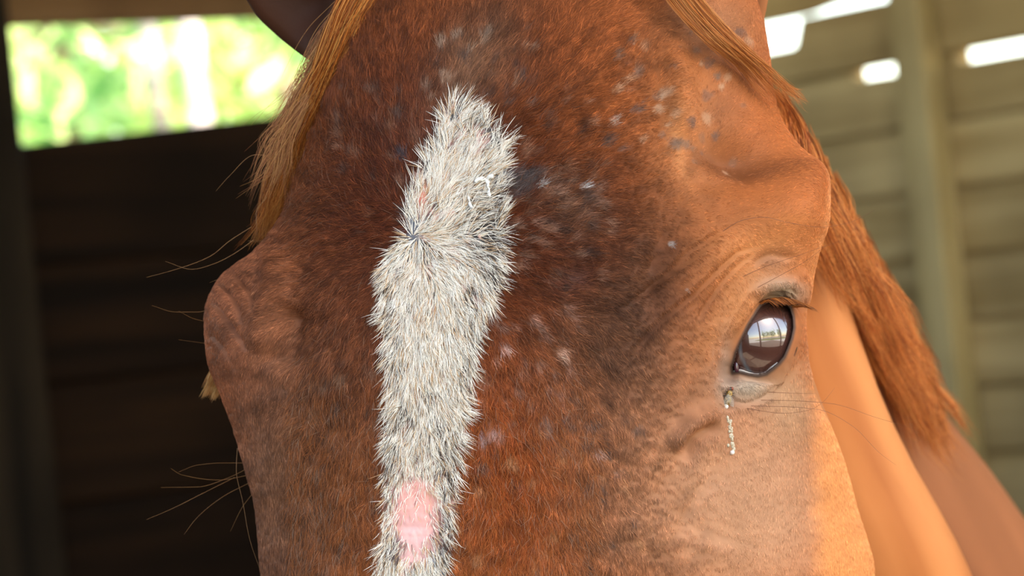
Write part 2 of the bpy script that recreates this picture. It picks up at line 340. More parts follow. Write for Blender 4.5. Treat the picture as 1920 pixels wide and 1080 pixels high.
rails = tag(empty('yard_fence', tuple(gpt(2, 11, -.13)), AZ), 'pale rail fence across the yard, reflected in the eye', 'fence')
for xx in range(-9, 10, 2): prism(rect(xx - .05, xx + .05, 0, 1.2), .1, mat_pale_post, 'post', rails, (0, 0, 0), 0)
for zz in (.5, .85, 1.1): prism(rect(-9, 9, zz - .05, zz + .05), .03, mat_pale_wood, 'rail', rails, (0, -.07, 0), 0)

# ------------------------------------------------------------------ the horse
K   = [-420,-300,-150,   0, 100, 200, 300, 350, 400, 470, 530, 600, 670, 740, 800, 870, 950,1080,1300,1700,2100,2400,2520]
Lx  = [ 880, 745, 680, 640, 612, 590, 562, 546, 528, 480, 425, 397, 393, 414, 436, 458, 480, 490, 520, 590, 620, 610, 760]
Rx  = [1120,1300,1380,1425,1440,1458,1510,1530,1533,1531,1524,1512,1516,1536,1560,1585,1607,1640,1640,1480,1280,1180, 950]
Mx  = [1000, 980, 960, 940, 910, 880, 860, 850, 842, 835, 828, 820, 812, 806, 800, 795, 790, 780, 780, 800, 850, 880, 860]
Yf  = [ .12,.080,.050,.030,.020,.012,.006,.003,.001,-.002,-.004,-.005,-.005,-.004,-.003,-.001,.001,.004,.010,.015,.005,.010,.06]
YL  = [ .13, .12, .11,.105, .10,.095, .09, .09, .09,.090,.090,.088,.088,.088,.089,.090,.092,.095,.095,.085,.070,.060,.07]
YR  = [ .13, .12, .10, .09,.080,.070,.060,.055,.052,.050,.050,.055,.075,.095,.105,.115,.120,.125,.125,.100,.080,.060,.07]
Yb  = [ .14, .20, .26, .28, .28, .28, .28, .28, .28, .28, .28, .28, .28, .28, .28, .27, .27, .26, .23, .19, .15, .12,.075]
NLx = [   2, 2.2, 2.3, 2.4, 2.4, 2.4, 2.4, 2.4, 2.4, 2.4, 2.4, 2.4, 2.4, 2.4, 2.4, 2.4, 2.4, 2.3, 2.2, 2.1, 2.1,   2,  2]
NRx = [   2, 2.2, 2.4, 2.6, 2.7, 2.8, 3.0, 3.1, 3.1, 3.1, 3.1, 3.1, 3.0, 2.9, 2.8, 2.7, 2.6, 2.5, 2.3, 2.1, 2.1,   2,  2]
SH  = [   0, .04, .08, .10, .11, .12, .12, .12, .12, .12, .12, .12, .12, .12, .12, .12, .12, .12, .10, .05,   0,   0,  0]
rows = np.unique(np.concatenate([np.linspace(-420, -60, 50), np.arange(-60, 530, 3.2), np.arange(530, 722, 1.6), np.arange(722, 1340, 3.2), np.linspace(1342, 2520, 90)]))
def tvals(n, e, w_, d_):
    th = np.linspace(0, np.pi / 2, 4000); x = np.sin(th) ** (2 / e); y = 1 - np.cos(th) ** (2 / e)
    s = np.concatenate([[0], np.cumsum(np.hypot(np.diff(x * w_), np.diff(y * d_)))]); s /= s[-1]; q = np.linspace(0, 1, n)
    return np.interp(q, s, th)
TL = tvals(230, 2.4, 1.0, .85)[::-1]; TR = tvals(430, 3.0, 1.6, .6)
nL, nR_, nB = len(TL), len(TR), 90
g = {k: hermite(K, v, rows)[:, None] for k, v in dict(L=Lx, R=Rx, M=Mx, f=Yf, yl=YL, yr=YR, b=Yb, nl=NLx, nr=NRx, sh=SH).items()}
tl = TL[None]; tr = TR[None][:, 1:]
pxl = g['M'] - (g['M'] - g['L']) * np.sin(tl) ** (2 / g['nl']); Yl = g['f'] + (g['yl'] - g['f']) * (1 - np.cos(tl) ** (2 / g['nl']))
pxr = g['M'] + (g['R'] - g['M']) * np.sin(tr) ** (2 / g['nr']); Yr = g['f'] + (g['yr'] - g['f']) * (1 - np.cos(tr) ** (2 / g['nr']))
def shear(px, Y):                              # the face is turned a little: its image-right side is nearer
    h = np.where(px < g['M'], g['L'], g['R']); t = (px - g['M']) / np.abs(h - g['M']); amt = t * (1 - np.abs(t) ** 4) * np.abs(h - g['M']) / 4500.
    return Y - g['sh'] * amt
PX = np.concatenate([pxl, pxr], 1); PYv = np.repeat(rows[:, None], PX.shape[1], 1); YY = shear(PX, np.concatenate([Yl, Yr], 1))
NF = PX.shape[1]
# --- eye: sphere, lids pulled onto it
EC = np.array([1414., 634.]); ED = 1.4305; ER = .0190; SP = F / 1.415
AP = [(1374,699),(1373,688),(1377,676),(1380,662),(1388,643),(1395,628),(1404,609),(1413,595),(1420,583),(1427,573),(1443,565),(1458,563),(1473,567),(1482,579),(1487,595),(1488,614),(1484,634),(1477,653),(1470,669),(1461,680),(1448,691),(1436,700),(1421,703),(1404,701),(1386,697)]
near = (PX > 1300) & (PX < 1550) & (PYv > 500) & (PYv < 780)
sd_e = np.full(PX.shape, 400.); sd_e[near] = sdist(PX[near], PYv[near], AP)
def sphere_Y(px, py, r):
    q = ((px - EC[0]) ** 2 + (py - EC[1]) ** 2) / SP ** 2; return (ED - 1.4) - np.sqrt(np.maximum(r * r - q, 0))
shell = sphere_Y(PX, PYv, ER + .0026)
rr_ = np.hypot(PX - EC[0], PYv - EC[1]) / SP
wgt = (1 - smooth(2, 34, sd_e)) * (1 - smooth(ER * .99, ER + .005, rr_) * .75)
YY = YY * (1 - wgt) + np.minimum(shell, YY + .02) * wgt
ap = 1 - smooth(-3.2, -.6, sd_e)
YY = YY + ap * .016
# --- relief: ridges, hollows and skin folds of the face
disp = np.zeros_like(PX)
def ridge(pts, w_, h_, taper=.25):
    global disp
    pts = np.array(pts, float)
    if len(pts) == 1: disp = disp + h_ * np.exp(-((PX - pts[0, 0]) ** 2 + (PYv - pts[0, 1]) ** 2) / w_ ** 2); return
    lo = pts.min(0) - 3.2 * w_; hi = pts.max(0) + 3.2 * w_; m = (PX > lo[0]) & (PX < hi[0]) & (PYv > lo[1]) & (PYv < hi[1])
    d, p = poly_dist(PX[m], PYv[m], catmull(pts, 14) if len(pts) > 2 else pts); t = np.minimum(smooth(-.02, taper, p), smooth(-.02, taper, 1 - p))
    disp[m] += h_ * np.exp(-(d / w_) ** 2) * (t if taper > 0 else 1)
def blob(x, y, rx, ry, h_, ang=0):
    global disp
    c, s_ = math.cos(math.radians(ang)), math.sin(math.radians(ang)); a = ((PX - x) * c + (PYv - y) * s_) / rx; b = (-(PX - x) * s_ + (PYv - y) * c) / ry
    disp = disp + h_ * np.exp(-(a * a + b * b))
blob(1465, 405, 70, 60, .013); blob(1490, 335, 48, 42, .009)                 # brow bone over the right eye
blob(1385, 292, 75, 36, -.011, 15)                                           # hollow above it
blob(1225, 520, 38, 100, -.0065, 12); blob(1330, 480, 70, 50, .003, -35)
ridge([(1225,40),(1265,140),(1275,220),(1290,300)], 34, .0065, .35)          # temporal crest
ridge([(1280,330),(1350,345),(1440,325)], 22, -.0025)
blob(1360, 110, 60, 70, .004); ridge([(1300,30),(1380,110),(1450,190)], 14, -.0025)
ridge([(1170,690),(1230,610),(1300,550),(1350,500),(1392,468),(1430,462)], 6, -.0016)
ridge([(1150,590),(1230,530),(1300,480),(1350,440)], 7, -.0014)
ridge([(1185,660),(1250,590),(1310,535),(1360,490)], 10, .0010)
ridge([(1300,620),(1330,560),(1378,500),(1420,470)], 5, -.0009)
ridge([(1240,520),(1300,465),(1370,425)], 5, -.0010)
ridge([(1405,500),(1440,478),(1490,485)], 8, -.0018)
ridge([(1500,500),(1512,540),(1508,575)], 8, .0015)
ridge([(1365,640),(1392,590),(1412,560),(1440,535),(1480,530),(1508,555)], 9, .0022)   # upper lid fold
ridge([(1422,560),(1445,548),(1475,550),(1500,572)], 3, -.0010)
ridge([(1424,567),(1445,556),(1475,559),(1494,580)], 2, -.0005)
ridge([(1418,556),(1440,541),(1478,540),(1500,560)], 2, -.0005)
ridge([(1360,712),(1400,728),(1440,722),(1475,690)], 9, .0016)              # lower lid
ridge([(1362,745),(1395,756),(1430,745),(1462,708)], 6, -.0012)
ridge([(1440,742),(1455,718),(1478,680)], 4, .0012)
ridge([(1364,738),(1368,760)], 7, -.0028, 0)                                # tear duct pit
ridge([(1350,762),(1310,788),(1278,812),(1262,850)], 15, .0045)             # bone below the eye
ridge([(1352,795),(1305,822),(1285,870)], 13, -.0038)
ridge([(1340,815),(1300,850),(1250,900),(1210,960)], 22, -.0012)
blob(1420, 900, 80, 130, .0035, 12); blob(1345, 885, 30, 30, -.0016)
ridge([(1340,890),(1300,940),(1270,1010)], 13, -.0010)
ridge([(1533,700),(1530,800),(1527,900),(1530,1080)], 26, -.0018, .1)       # groove between face and cheek
blob(1130, 700, 150, 120, -.0035); blob(1075, 515, 22, 22, -.0012)
blob(1040, 210, 160, 130, .004); blob(830, 90, 60, 110, -.002)
ridge([(1090,960),(1080,1080),(1075,1200)], 45, -.002); ridge([(1340,1000),(1300,1120)], 50, .002)
# left orbit
blob(440, 585, 60, 90, .006, 0); ridge([(530,455),(520,530),(505,600),(500,680)], 24, .0058)
ridge([(545,560),(535,620),(525,700)], 26, -.0060); blob(560, 620, 70, 90, -.003)
ridge([(428,535),(458,575),(468,610)], 6, -.0022); ridge([(418,570),(448,610),(470,660)], 6, -.0022); ridge([(452,520),(480,556),(492,590)], 6, -.0018)
ridge([(408,620),(432,660),(446,700)], 7, -.0008)
ridge([(640,720),(600,840),(590,960),(600,1080)], 50, -.003); blob(520, 860, 50, 140, .002)
ridge([(700,560),(690,760),(700,1000)], 45, -.0012)
for x, y, r_, h_ in [(905,300,30,.0008),(965,338,30,-.0006)]: blob(x, y, r_, r_, h_)
face = smooth(-50, 100, PYv) * (1 - smooth(1300, 1600, PYv))
nzf = (fbm(PX / 26., PYv / 26.) - .5) * .0014 + (fbm(PX / 9. + 5, PYv / 9. + 9, 2) - .5) * .0007
disp += nzf * (.35 + .65 * smooth(470, 640, PX)) * smooth(3, 22, sd_e) * face * (1 - .8 * smooth(1150, 1450, PX))
P3 = W(PX, PYv, 1.4 + YY)
def normals(P):
    du = np.gradient(P, axis=1); dv = np.gradient(P, axis=0); n = np.cross(du, dv); n /= np.linalg.norm(n, axis=2)[..., None] + 1e-12
    return np.where((n @ FV)[..., None] > .75, -n, n)
def front_normals(P):
    n = np.cross(np.gradient(P, axis=0), np.gradient(P, axis=1)); n /= np.linalg.norm(n, axis=2)[..., None] + 1e-12
    mid = n[len(rows) // 3, 350]
    return n if mid @ FV < 0 else -n
NN = front_normals(P3); P3 = P3 + NN * disp[..., None]
NN = front_normals(P3)

# --- colour of coat and skin, some hollows' shade and crest highlights painted in
BL = [(850,193),(826,245),(805,300),(780,345),(764,395),(766,438),(742,468),(722,500),(720,560),(724,620),(730,680),(727,740),(730,800),(727,860),(724,920),(720,1000),(705,1110),(700,1250),(712,1330),(770,1400),(815,1330),(830,1250),(838,1110),(842,1000),(850,930),(854,870),(860,820),(870,760),(881,700),(886,660),(894,620),(910,580),(928,540),(938,490),(941,450),(938,400),(936,350),(942,310),(944,270),(925,248),(900,225),(872,206)]
C_ = lambda *v: np.array(v)
def fieldcol(px, py, seed=0):
    px = px + 24 * (fbm(px / 60. + 3, py / 60. + 8) - .5) * 2 * (px < 1340); py = py + 24 * (fbm(px / 60. + 43, py / 60. + 28) - .5) * 2 * (px < 1340)
    base = np.broadcast_to(C_(.42, .135, .040), px.shape + (3,)).copy()
    def put(x, y, rx, ry, col, a=1., ang=0, p=2):
        c, s_ = math.cos(math.radians(ang)), math.sin(math.radians(ang)); u = np.abs(((px - x) * c + (py - y) * s_) / rx); v = np.abs((-(px - x) * s_ + (py - y) * c) / ry)
        k = a * np.exp(-(u ** p + v ** p)); base[...] = base * (1 - k[..., None]) + C_(*col) * k[..., None]
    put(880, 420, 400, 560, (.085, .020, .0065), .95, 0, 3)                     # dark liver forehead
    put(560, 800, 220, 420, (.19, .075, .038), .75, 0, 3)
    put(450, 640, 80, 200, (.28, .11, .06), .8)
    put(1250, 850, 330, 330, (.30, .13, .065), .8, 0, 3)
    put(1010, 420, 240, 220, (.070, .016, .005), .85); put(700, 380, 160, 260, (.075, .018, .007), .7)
    put(1160, 170, 170, 160, (.26, .078, .022), .8)
    put(1330, 50, 90, 70, (.30, .17, .10), .6)
    put(1290, 260, 70, 130, (.52, .21, .075), .6)  # highlight along the temporal crest, painted into the colour
    put(1340, 220, 60, 130, (.27, .11, .05), .5, 20)
    put(1390, 300, 90, 40, (.24, .09, .035), .75, 8)  # shade of the hollow above the brow, painted in
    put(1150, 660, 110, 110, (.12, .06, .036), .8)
    put(1215, 540, 60, 130, (.10, .045, .026), .7, 15)  # shade of the upright hollow beside the eye folds, painted as coat
    put(960, 900, 110, 260, (.27, .062, .012), .9, -8)
    put(600, 900, 90, 220, (.12, .055, .03), .6)
    put(640, 1000, 50, 160, (.34, .12, .04), .5)
    put(1180, 960, 70, 130, (.25, .12, .07), .45)
    put(1400, 950, 190, 190, (.50, .29, .18), .75); put(515, 900, 90, 260, (.20, .105, .065), .85); put(1420, 470, 100, 55, (.58, .26, .10), .6, -15)
    put(1380, 580, 40, 100, (.50, .23, .10), .7, 30)
    put(1445, 490, 35, 22, (.30, .16, .10), .7)
    put(1465, 545, 42, 24, (.36, .31, .25), .95, 10)
    put(1400, 728, 50, 26, (.40, .36, .31), .9)
    put(1362, 690, 16, 60, (.30, .25, .22), .6)
    put(1480, 760, 60, 80, (.36, .24, .15), .7)
    put(1430, 960, 110, 130, (.44, .26, .17), .5)
    put(870, 140, 60, 90, (.26, .16, .10), .6, 25)
    put(930, 60, 60, 60, (.10, .055, .035), .6)
    put(840, 250, 90, 120, (.14, .05, .03), .5)
    put(1075, 525, 30, 28, (.09, .04, .035), .7)
    put(1070, 390, 60, 70, (.11, .065, .045), .6); put(1175, 560, 62, 170, (.075, .032, .018), .7, 10); put(1385, 305, 80, 26, (.13, .045, .018), .6, 8); put(1262, 265, 16, 60, (.60, .27, .11), .5, -12)  # hollow shade and a crest highlight painted into the coat, beside a grey-brown patch
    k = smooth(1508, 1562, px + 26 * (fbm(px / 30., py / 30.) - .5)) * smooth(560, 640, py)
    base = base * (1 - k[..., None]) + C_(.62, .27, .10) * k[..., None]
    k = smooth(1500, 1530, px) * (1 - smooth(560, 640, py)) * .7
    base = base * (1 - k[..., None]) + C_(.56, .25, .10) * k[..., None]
    return base
ang_ = lambda px, py: np.arctan2(py - 435., px - 785.)
def streak(px, py, f=1.0):
    a = ang_(px, py); r = np.hypot(px - 785., py - 435.); return fbm(a * 26 * f + 100, r / 26. + 50, 3)
patches = []
R5 = np.random.default_rng(11)
for n_, x0, x1, y0, y1, cols_ in [(60, 890, 1080, 570, 860, [(.34,.17,.12),(.28,.15,.11),(.22,.13,.1)]), (110, 620, 1150, 170, 440, [(.22,.11,.07),(.04,.02,.014),(.26,.13,.08),(.08,.05,.04)]),
                                (60, 960, 1130, 300, 560, [(.24,.12,.08),(.05,.025,.018),(.17,.10,.07)]), (40, 760, 1000, 60, 200, [(.30,.20,.14),(.08,.05,.04)]),
                                (60, 560, 760, 640, 1080, [(.07,.045,.035),(.20,.11,.07),(.05,.03,.022)]), (60, 860, 1200, 780, 1080, [(.08,.05,.04),(.36,.17,.08),(.10,.07,.06)]), (50, 1150, 1400, 60, 320, [(.42,.24,.14),(.16,.10,.07),(.13,.07,.05)])]:
    for i in range(n_):
        patches.append((R5.uniform(x0, x1), R5.uniform(y0, y1), R5.uniform(4, 13), R5.uniform(.35, .9), cols_[R5.integers(len(cols_))]))
patches += [(757,298,11,.9,(.045,.045,.055)), (968,345,30,.9,(.068,.056,.055)), (995,335,22,.8,(.068,.056,.055)), (945,330,12,.8,(.25,.26,.28)), (1012,350,5,1,(.6,.6,.6)), (1093,352,6,.9,(.6,.58,.58)),
            (1145,235,9,.8,(.5,.42,.36)), (1288,543,3,.8,(.5,.45,.4)), (1260,455,6,.6,(.35,.33,.3)), (1120,848,7,.9,(.55,.35,.3)), (945,648,11,.8,(.5,.34,.3)), (1050,660,14,.8,(.5,.3,.22)), (930,808,12,.8,(.48,.32,.3)),
            (870,820,16,.8,(.34,.2,.17)), (905,815,9,.8,(.45,.36,.38))]
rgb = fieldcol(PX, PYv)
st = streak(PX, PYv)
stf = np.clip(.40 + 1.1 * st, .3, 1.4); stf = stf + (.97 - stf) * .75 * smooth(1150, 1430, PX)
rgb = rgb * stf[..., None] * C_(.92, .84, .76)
for x, y, r_, a, c in patches:
    m = (np.abs(PX - x) < 3 * r_) & (np.abs(PYv - y) < 3 * r_); d = np.hypot(PX[m] - x, (PYv[m] - y) * 1.1) / r_ + (fbm(PX[m] / 6., PYv[m] / 6., 2) - .5) * 1.1
    k = a * (1 - smooth(.45, 1.25, d)); rgb[m] = rgb[m] * (1 - k[:, None]) + np.array(c) * k[:, None]
sd_b = np.full(PX.shape, 300.); m = (PX > 600) & (PX < 1060) & (PYv > 80) & (PYv < 1440); sd_b[m] = sdist(PX[m], PYv[m], BL)
DKP = [(905, 430, 36, 60, 1), (915, 500, 26, 40, .8), (925, 380, 20, 30, .8), (900, 255, 22, 28, .6), (760, 775, 20, 20, .8), (800, 735, 14, 16, .5), (825, 830, 26, 42, .9), (840, 890, 14, 60, .9), (833, 1010, 16, 60, 1), (738, 845, 12, 36, .7), (738, 1030, 14, 28, 1), (740, 400, 16, 20, .8), (735, 560, 12, 60, .5), (745, 640, 12, 60, .5), (880, 610, 16, 60, .6), (868, 690, 14, 50, .6), (770, 1070, 12, 16, .5)]
def blackness(px, py):
    v = np.zeros(px.shape)
    for x, y, rx, ry, a in DKP: v = np.maximum(v, a * np.exp(-(((px - x) / rx) ** 2 + ((py - y) / ry) ** 2)))
    return v * smooth(.2, .45, fbm(px / 10. + 80, py / 13. + 60, 2))
def blaze_skin(px, py):
    n1 = fbm(px / 16., py / 20.); n2 = fbm(px / 9. + 70, py / 14. + 10)
    c = np.broadcast_to(C_(.62, .40, .34), px.shape + (3,)).copy()
    dark = np.clip(smooth(.50, .62, n1 + .16 * smooth(-34, -4, BSD(px, py)) + .10 * smooth(870, 930, px) * (py > 330) * (py < 560)), 0, 1)
    c = c * (1 - dark[..., None]) + C_(.09, .085, .085) * dark[..., None]
    kb = np.clip(blackness(px, py) * 1.5, 0, 1)[..., None]; c = c * (1 - kb) + C_(.045, .042, .045) * kb
    def put(x, y, rx, ry, col, a):
        k = a * np.exp(-(((px - x) / rx) ** 2 + ((py - y) / ry) ** 2) ** 1.5); c[...] = c * (1 - k[..., None]) + C_(*col) * k[..., None]
    put(778, 958, 56, 92, (.80, .40, .36), 1); put(775, 1020, 35, 60, (.80, .48, .48), .8); put(875, 262, 32, 26, (.78, .36, .30), .9); put(793, 370, 18, 30, (.68, .25, .20), .9)
    put(772, 425, 16, 34, (.13, .135, .16), .95); put(735, 1030, 18, 30, (.12, .12, .15), .7); put(820, 1060, 18, 25, (.35, .42, .52), .8); put(915, 350, 10, 22, (.85, .8, .75), .8)
    return c
def BSD(px, py):
    return sdist(px, py, BL)
m = sd_b < 26
k = (1 - smooth(-4, 8, sd_b[m] + 8 * (fbm(PX[m] / 8., PYv[m] / 8.) - .5)))[:, None]
rgb[m] = rgb[m] * (1 - k) + blaze_skin(PX[m], PYv[m]) * k
# lids and eye socket
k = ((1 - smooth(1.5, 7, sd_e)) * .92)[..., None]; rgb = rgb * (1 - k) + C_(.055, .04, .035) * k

# back half of the head, closed behind the jaws
bt = np.linspace(0, np.pi, nB + 2)[1:-1][None]
lastp, firstp = PX[:, -1:], PX[:, :1]; lastY, firstY = YY[:, -1:], YY[:, :1]
midx = (lastp + firstp) / 2; half = (lastp - firstp) / 2
pxb = midx + half * np.cos(bt); yside = lastY + (firstY - lastY) * (1 - np.cos(bt)) / 2; Yback = yside + (np.maximum(g['b'], yside + .01) - yside) * np.sin(bt) ** .8
PB = W(pxb, np.repeat(rows[:, None], nB, 1), 1.4 + Yback)
allP = np.concatenate([P3, PB], 1); ncol = allP.shape[1]
backc = np.broadcast_to(C_(.42, .17, .07), PB.shape)
allC = np.concatenate([rgb, backc], 1)
capT = allP[0].mean(0); capB = allP[-1].mean(0)
HV = allP.reshape(-1, 3); HC = allC.reshape(-1, 3); HQ = grid_quads(len(rows), ncol, True)
nH = len(HV); HV = np.concatenate([HV, [capT, capB]]); HC = np.concatenate([HC, [C_(.4, .16, .06), C_(.2, .12, .1)]])
ii = np.arange(ncol); jj = (ii + 1) % ncol
HQ = np.concatenate([HQ, np.stack([ii, jj, np.full(ncol, nH), np.full(ncol, nH)], 1)[:0]])
# ears: cupped cones rising out of the poll
def ear(path, rad, face_dir, col):
    P = catmull(path, 34); n = len(P); T = np.gradient(P, axis=0); T /= np.linalg.norm(T, axis=1)[:, None]; fd = np.array(face_dir, float)
    A = np.cross(T, fd); A /= np.linalg.norm(A, axis=1)[:, None]; B = np.cross(A, T)
    B *= np.sign((B @ fd))[:, None]; t = np.linspace(0, 1, n); R = rad * np.interp(t, [0, .15, .45, .75, .93, 1], [.8, .95, 1, .72, .3, .02])
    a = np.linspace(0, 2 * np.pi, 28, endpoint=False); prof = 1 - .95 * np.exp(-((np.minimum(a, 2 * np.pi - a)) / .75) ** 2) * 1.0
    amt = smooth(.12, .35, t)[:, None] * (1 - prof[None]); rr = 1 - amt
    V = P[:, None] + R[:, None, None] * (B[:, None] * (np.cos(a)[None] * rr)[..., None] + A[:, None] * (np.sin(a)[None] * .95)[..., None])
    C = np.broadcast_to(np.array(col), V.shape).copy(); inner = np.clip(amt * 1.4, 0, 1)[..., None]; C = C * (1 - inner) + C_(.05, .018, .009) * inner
    return V.reshape(-1, 3), grid_quads(n, 28, True), C.reshape(-1, 3)
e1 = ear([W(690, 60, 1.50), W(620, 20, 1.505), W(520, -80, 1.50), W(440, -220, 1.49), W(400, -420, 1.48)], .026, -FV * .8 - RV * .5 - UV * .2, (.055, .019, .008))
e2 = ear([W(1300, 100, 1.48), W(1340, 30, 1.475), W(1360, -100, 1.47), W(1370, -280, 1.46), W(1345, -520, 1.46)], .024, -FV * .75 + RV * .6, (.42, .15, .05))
# neck, trunk and legs
def loft(secs, n=48, m=64):
    """secs: centre, up vector (length = radius), side vector (length = radius)"""
    c = catmull([s[0] for s in secs], n); u = catmull([np.concatenate([s[0], s[1]]) for s in secs], n)[:, 3:]; v = catmull([np.concatenate([s[0], s[2]]) for s in secs], n)[:, 3:]
    a = np.linspace(0, 2 * np.pi, m, endpoint=False); ca = np.sign(np.cos(a)) * np.abs(np.cos(a)) ** .9; sa = np.sin(a)
    V = c[:, None] + u[:, None] * ca[None, :, None] + v[:, None] * sa[None, :, None]
    return V.reshape(-1, 3), grid_quads(n, m, True)
cu = UV * .95 + RV * .30                                                      # towards the crest
sdv = np.array([.83, -.38, -.26])
Bd = np.array([.86, .50, 0]); Bs = np.array([.50, -.86, 0]); Zz = np.array([0, 0, 1.])
secs = [(W(1090, 500, 1.50), cu * .06, sdv * .04), (W(1255, 520, 1.59), cu * .085, sdv * .05), (W(1330, 690, 1.68), cu * .11, sdv * .06), (W(1420, 900, 1.80), cu * .118, sdv * .06), (W(1600, 1215, 1.94), cu * .14, sdv * .08),
        (W(1790, 1490, 2.10), cu * .17, sdv * .11), (np.array([.52, 2.25, 1.14]), (UV * .9 + RV * .3) * .27, Bs * .16), (np.array([.80, 2.42, 1.08]), Zz * .33, Bs * .24),
        (np.array([1.15, 2.62, 1.05]), Zz * .32, Bs * .28), (np.array([1.55, 2.86, 1.10]), Zz * .31, Bs * .27), (np.array([1.85, 3.03, 1.08]), Zz * .22, Bs * .19), (np.array([1.97, 3.10, 1.02]), Zz * .03, Bs * .03)]
nv, nq = loft(secs, 160, 96)
ncx = fbm(nv[:, 0] * 34 + nv[:, 2] * 16, nv[:, 2] * 5 + 3)
ncl = C_(.27, .10, .042) * (.35 + 1.3 * ncx)[:, None]
lobe_s = [(W(1300, 60, 1.56), UV * .03, RV * .006, 0), (W(1385, 160, 1.62), UV * .03, RV * .012, 0), (W(1440, 330, 1.66), UV * .03, RV * .026, 0), (W(1462, 480, 1.66), UV * .05, RV * .028, 0), (W(1485, 640, 1.67), UV * .05, RV * .034, 0), (W(1525, 820, 1.69), UV * .05, RV * .043, 0), (W(1590, 1000, 1.71), UV * .05, RV * .053, 0), (W(1650, 1180, 1.75), UV * .05, RV * .060, 0), (W(1740, 1420, 1.82), UV * .05, RV * .075, 0), (W(1820, 1600, 1.93), UV * .05, RV * .085, 0), (np.array([.46, 2.16, 1.06]), UV * .05, RV * .09, 0), (np.array([.56, 2.28, 1.0]), UV * .05, RV * .02, 0)]
lc = catmull([q_[0] for q_ in lobe_s], 90); lr = catmull([np.concatenate([q_[0], q_[2]]) for q_ in lobe_s], 90)[:, 3:]; la = np.linspace(0, 2 * np.pi, 48, endpoint=False)
lv = (lc[:, None] + lr[:, None] * np.cos(la)[None, :, None] + FV * (.07 * np.sin(la) * np.linspace(.7, 1.2, 90)[:, None])[..., None]).reshape(-1, 3); lq = grid_quads(90, 48, True)
lcl = C_(.54, .20, .065) * (.6 + .75 * fbm(lv[:, 0] * 70 + lv[:, 2] * 22, lv[:, 2] * 9))[:, None] ** np.array([.8, 1.1, 1.3])
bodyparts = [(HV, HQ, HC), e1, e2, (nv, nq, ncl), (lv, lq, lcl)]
for (bx, by, fore, sd_) in [(.72, 2.33, 1, 1), (.72, 2.33, 1, -1), (1.72, 2.95, 0, 1), (1.72, 2.95, 0, -1)]:
    o_ = np.array([bx, by, 0]) + Bs * .15 * sd_
    if fore: pts = [(0, .98, .10), (0, .80, .085), (.01, .60, .055), (.02, .46, .042), (.01, .42, .044), (.0, .25, .026), (.0, .14, .032), (-.03, .07, .034), (-.05, .045, .055), (-.06, .0, .062)]
    else: pts = [(0, 1.0, .16), (-.04, .85, .13), (-.06, .70, .085), (.05, .52, .05), (.09, .46, .042), (.05, .25, .028), (.03, .14, .034), (.0, .07, .036), (-.02, .045, .055), (-.03, .0, .062)]
    Pp = catmull([np.array([*(o_ + Bd * dx)[:2], zz, rr]) for dx, zz, rr in pts][::1], 40) if 0 else None
    zz = np.array([p[1] for p in pts])[::-1]; q = np.linspace(zz[0], zz[-1], 40)
    dx = hermite(zz, [p[0] for p in pts][::-1], q); rr = hermite(zz, [p[2] for p in pts][::-1], q)
    v, qd = tube(np.stack([o_[0] + Bd[0] * dx, o_[1] + Bd[1] * dx, q], 1), rr, 18); bodyparts.append((v, qd, np.where(v[:, 2:3] < .05, C_(.05, .04, .035), C_(.36, .14, .055))))
Vs = []; Qs = []; Cs = []; off = 0
for v, q, c in bodyparts: Vs.append(v); Qs.append(q + off); Cs.append(c); off += len(v)
ORI = np.array([.75, 2.3, 0.0])
horse = tag(empty('horse', tuple(ORI)), 'chestnut horse with a narrow white blaze, head turned close to the viewer', 'horse')
mat_coat = attr_mat('chestnut_coat', 'coat', .6, .12, bump=(700, .25, .0004), sheen=.0)
me = quads_mesh('body', np.concatenate(Vs) - ORI, np.concatenate(Qs), mat_coat, True, np.concatenate(Cs)); link('body', me, horse)

# --- samplers for hair roots on the face
def sample(n, test=None, bias=None):
    A = np.linalg.norm(np.cross(P3[1:, :-1] - P3[:-1, :-1], P3[:-1, 1:] - P3[:-1, :-1]), axis=2)
    cx = PX[:-1, :-1]; cy = PYv[:-1, :-1]; A = A * ((cy > -200) & (cy < 1330)) * (sd_e[:-1, :-1] > 3)
    if bias is not None: A = A * bias(cx, cy)
    cdf = np.cumsum(A.ravel()); cdf /= cdf[-1]; id_ = np.searchsorted(cdf, rng.random(n)); i, j = np.divmod(id_, A.shape[1]); a = rng.random(n); b = rng.random(n)
    def bl(M):
        a_ = a.reshape(-1, *([1] * (M.ndim - 2))); b_ = b.reshape(-1, *([1] * (M.ndim - 2)))
        return M[i, j] * (1 - a_) * (1 - b_) + M[i + 1, j] * a_ * (1 - b_) + M[i, j + 1] * (1 - a_) * b_ + M[i + 1, j + 1] * a_ * b_
    return bl(P3), bl(NN), bl(PX), bl(PYv), bl(rgb), bl(sd_b), bl(sd_e)
def img_dir(px, py, dx, dy, N):
    d = RV * dx[:, None] - UV * dy[:, None]; d = d - N * np.sum(d * N, 1)[:, None]; return d / (np.linalg.norm(d, axis=1)[:, None] + 1e-9)
def flow(px, py):
    dx = px - 785.; dy = py - 435.; r = np.hypot(dx, dy) + 1; dx, dy = dx / r, dy / r
    k = smooth(500, 1000, py) * .9; dy = dy + k; dx = dx * (1 - .35 * k)
    k = smooth(1150, 1350, px) * .9; dy = dy + k * .55 * np.where(py > 420, 1, -.3)
    k = 1 - smooth(8, 60, np.hypot(px - 1430, py - 635) - 70); dy = dy + k * .5
    a = (fbm(px / 45. + 11, py / 45. + 4) - .5) * 1.3; c, s_ = np.cos(a), np.sin(a); dx, dy = dx * c - dy * s_, dx * s_ + dy * c
    r = np.hypot(dx, dy) + 1e-6; return dx / r, dy / r
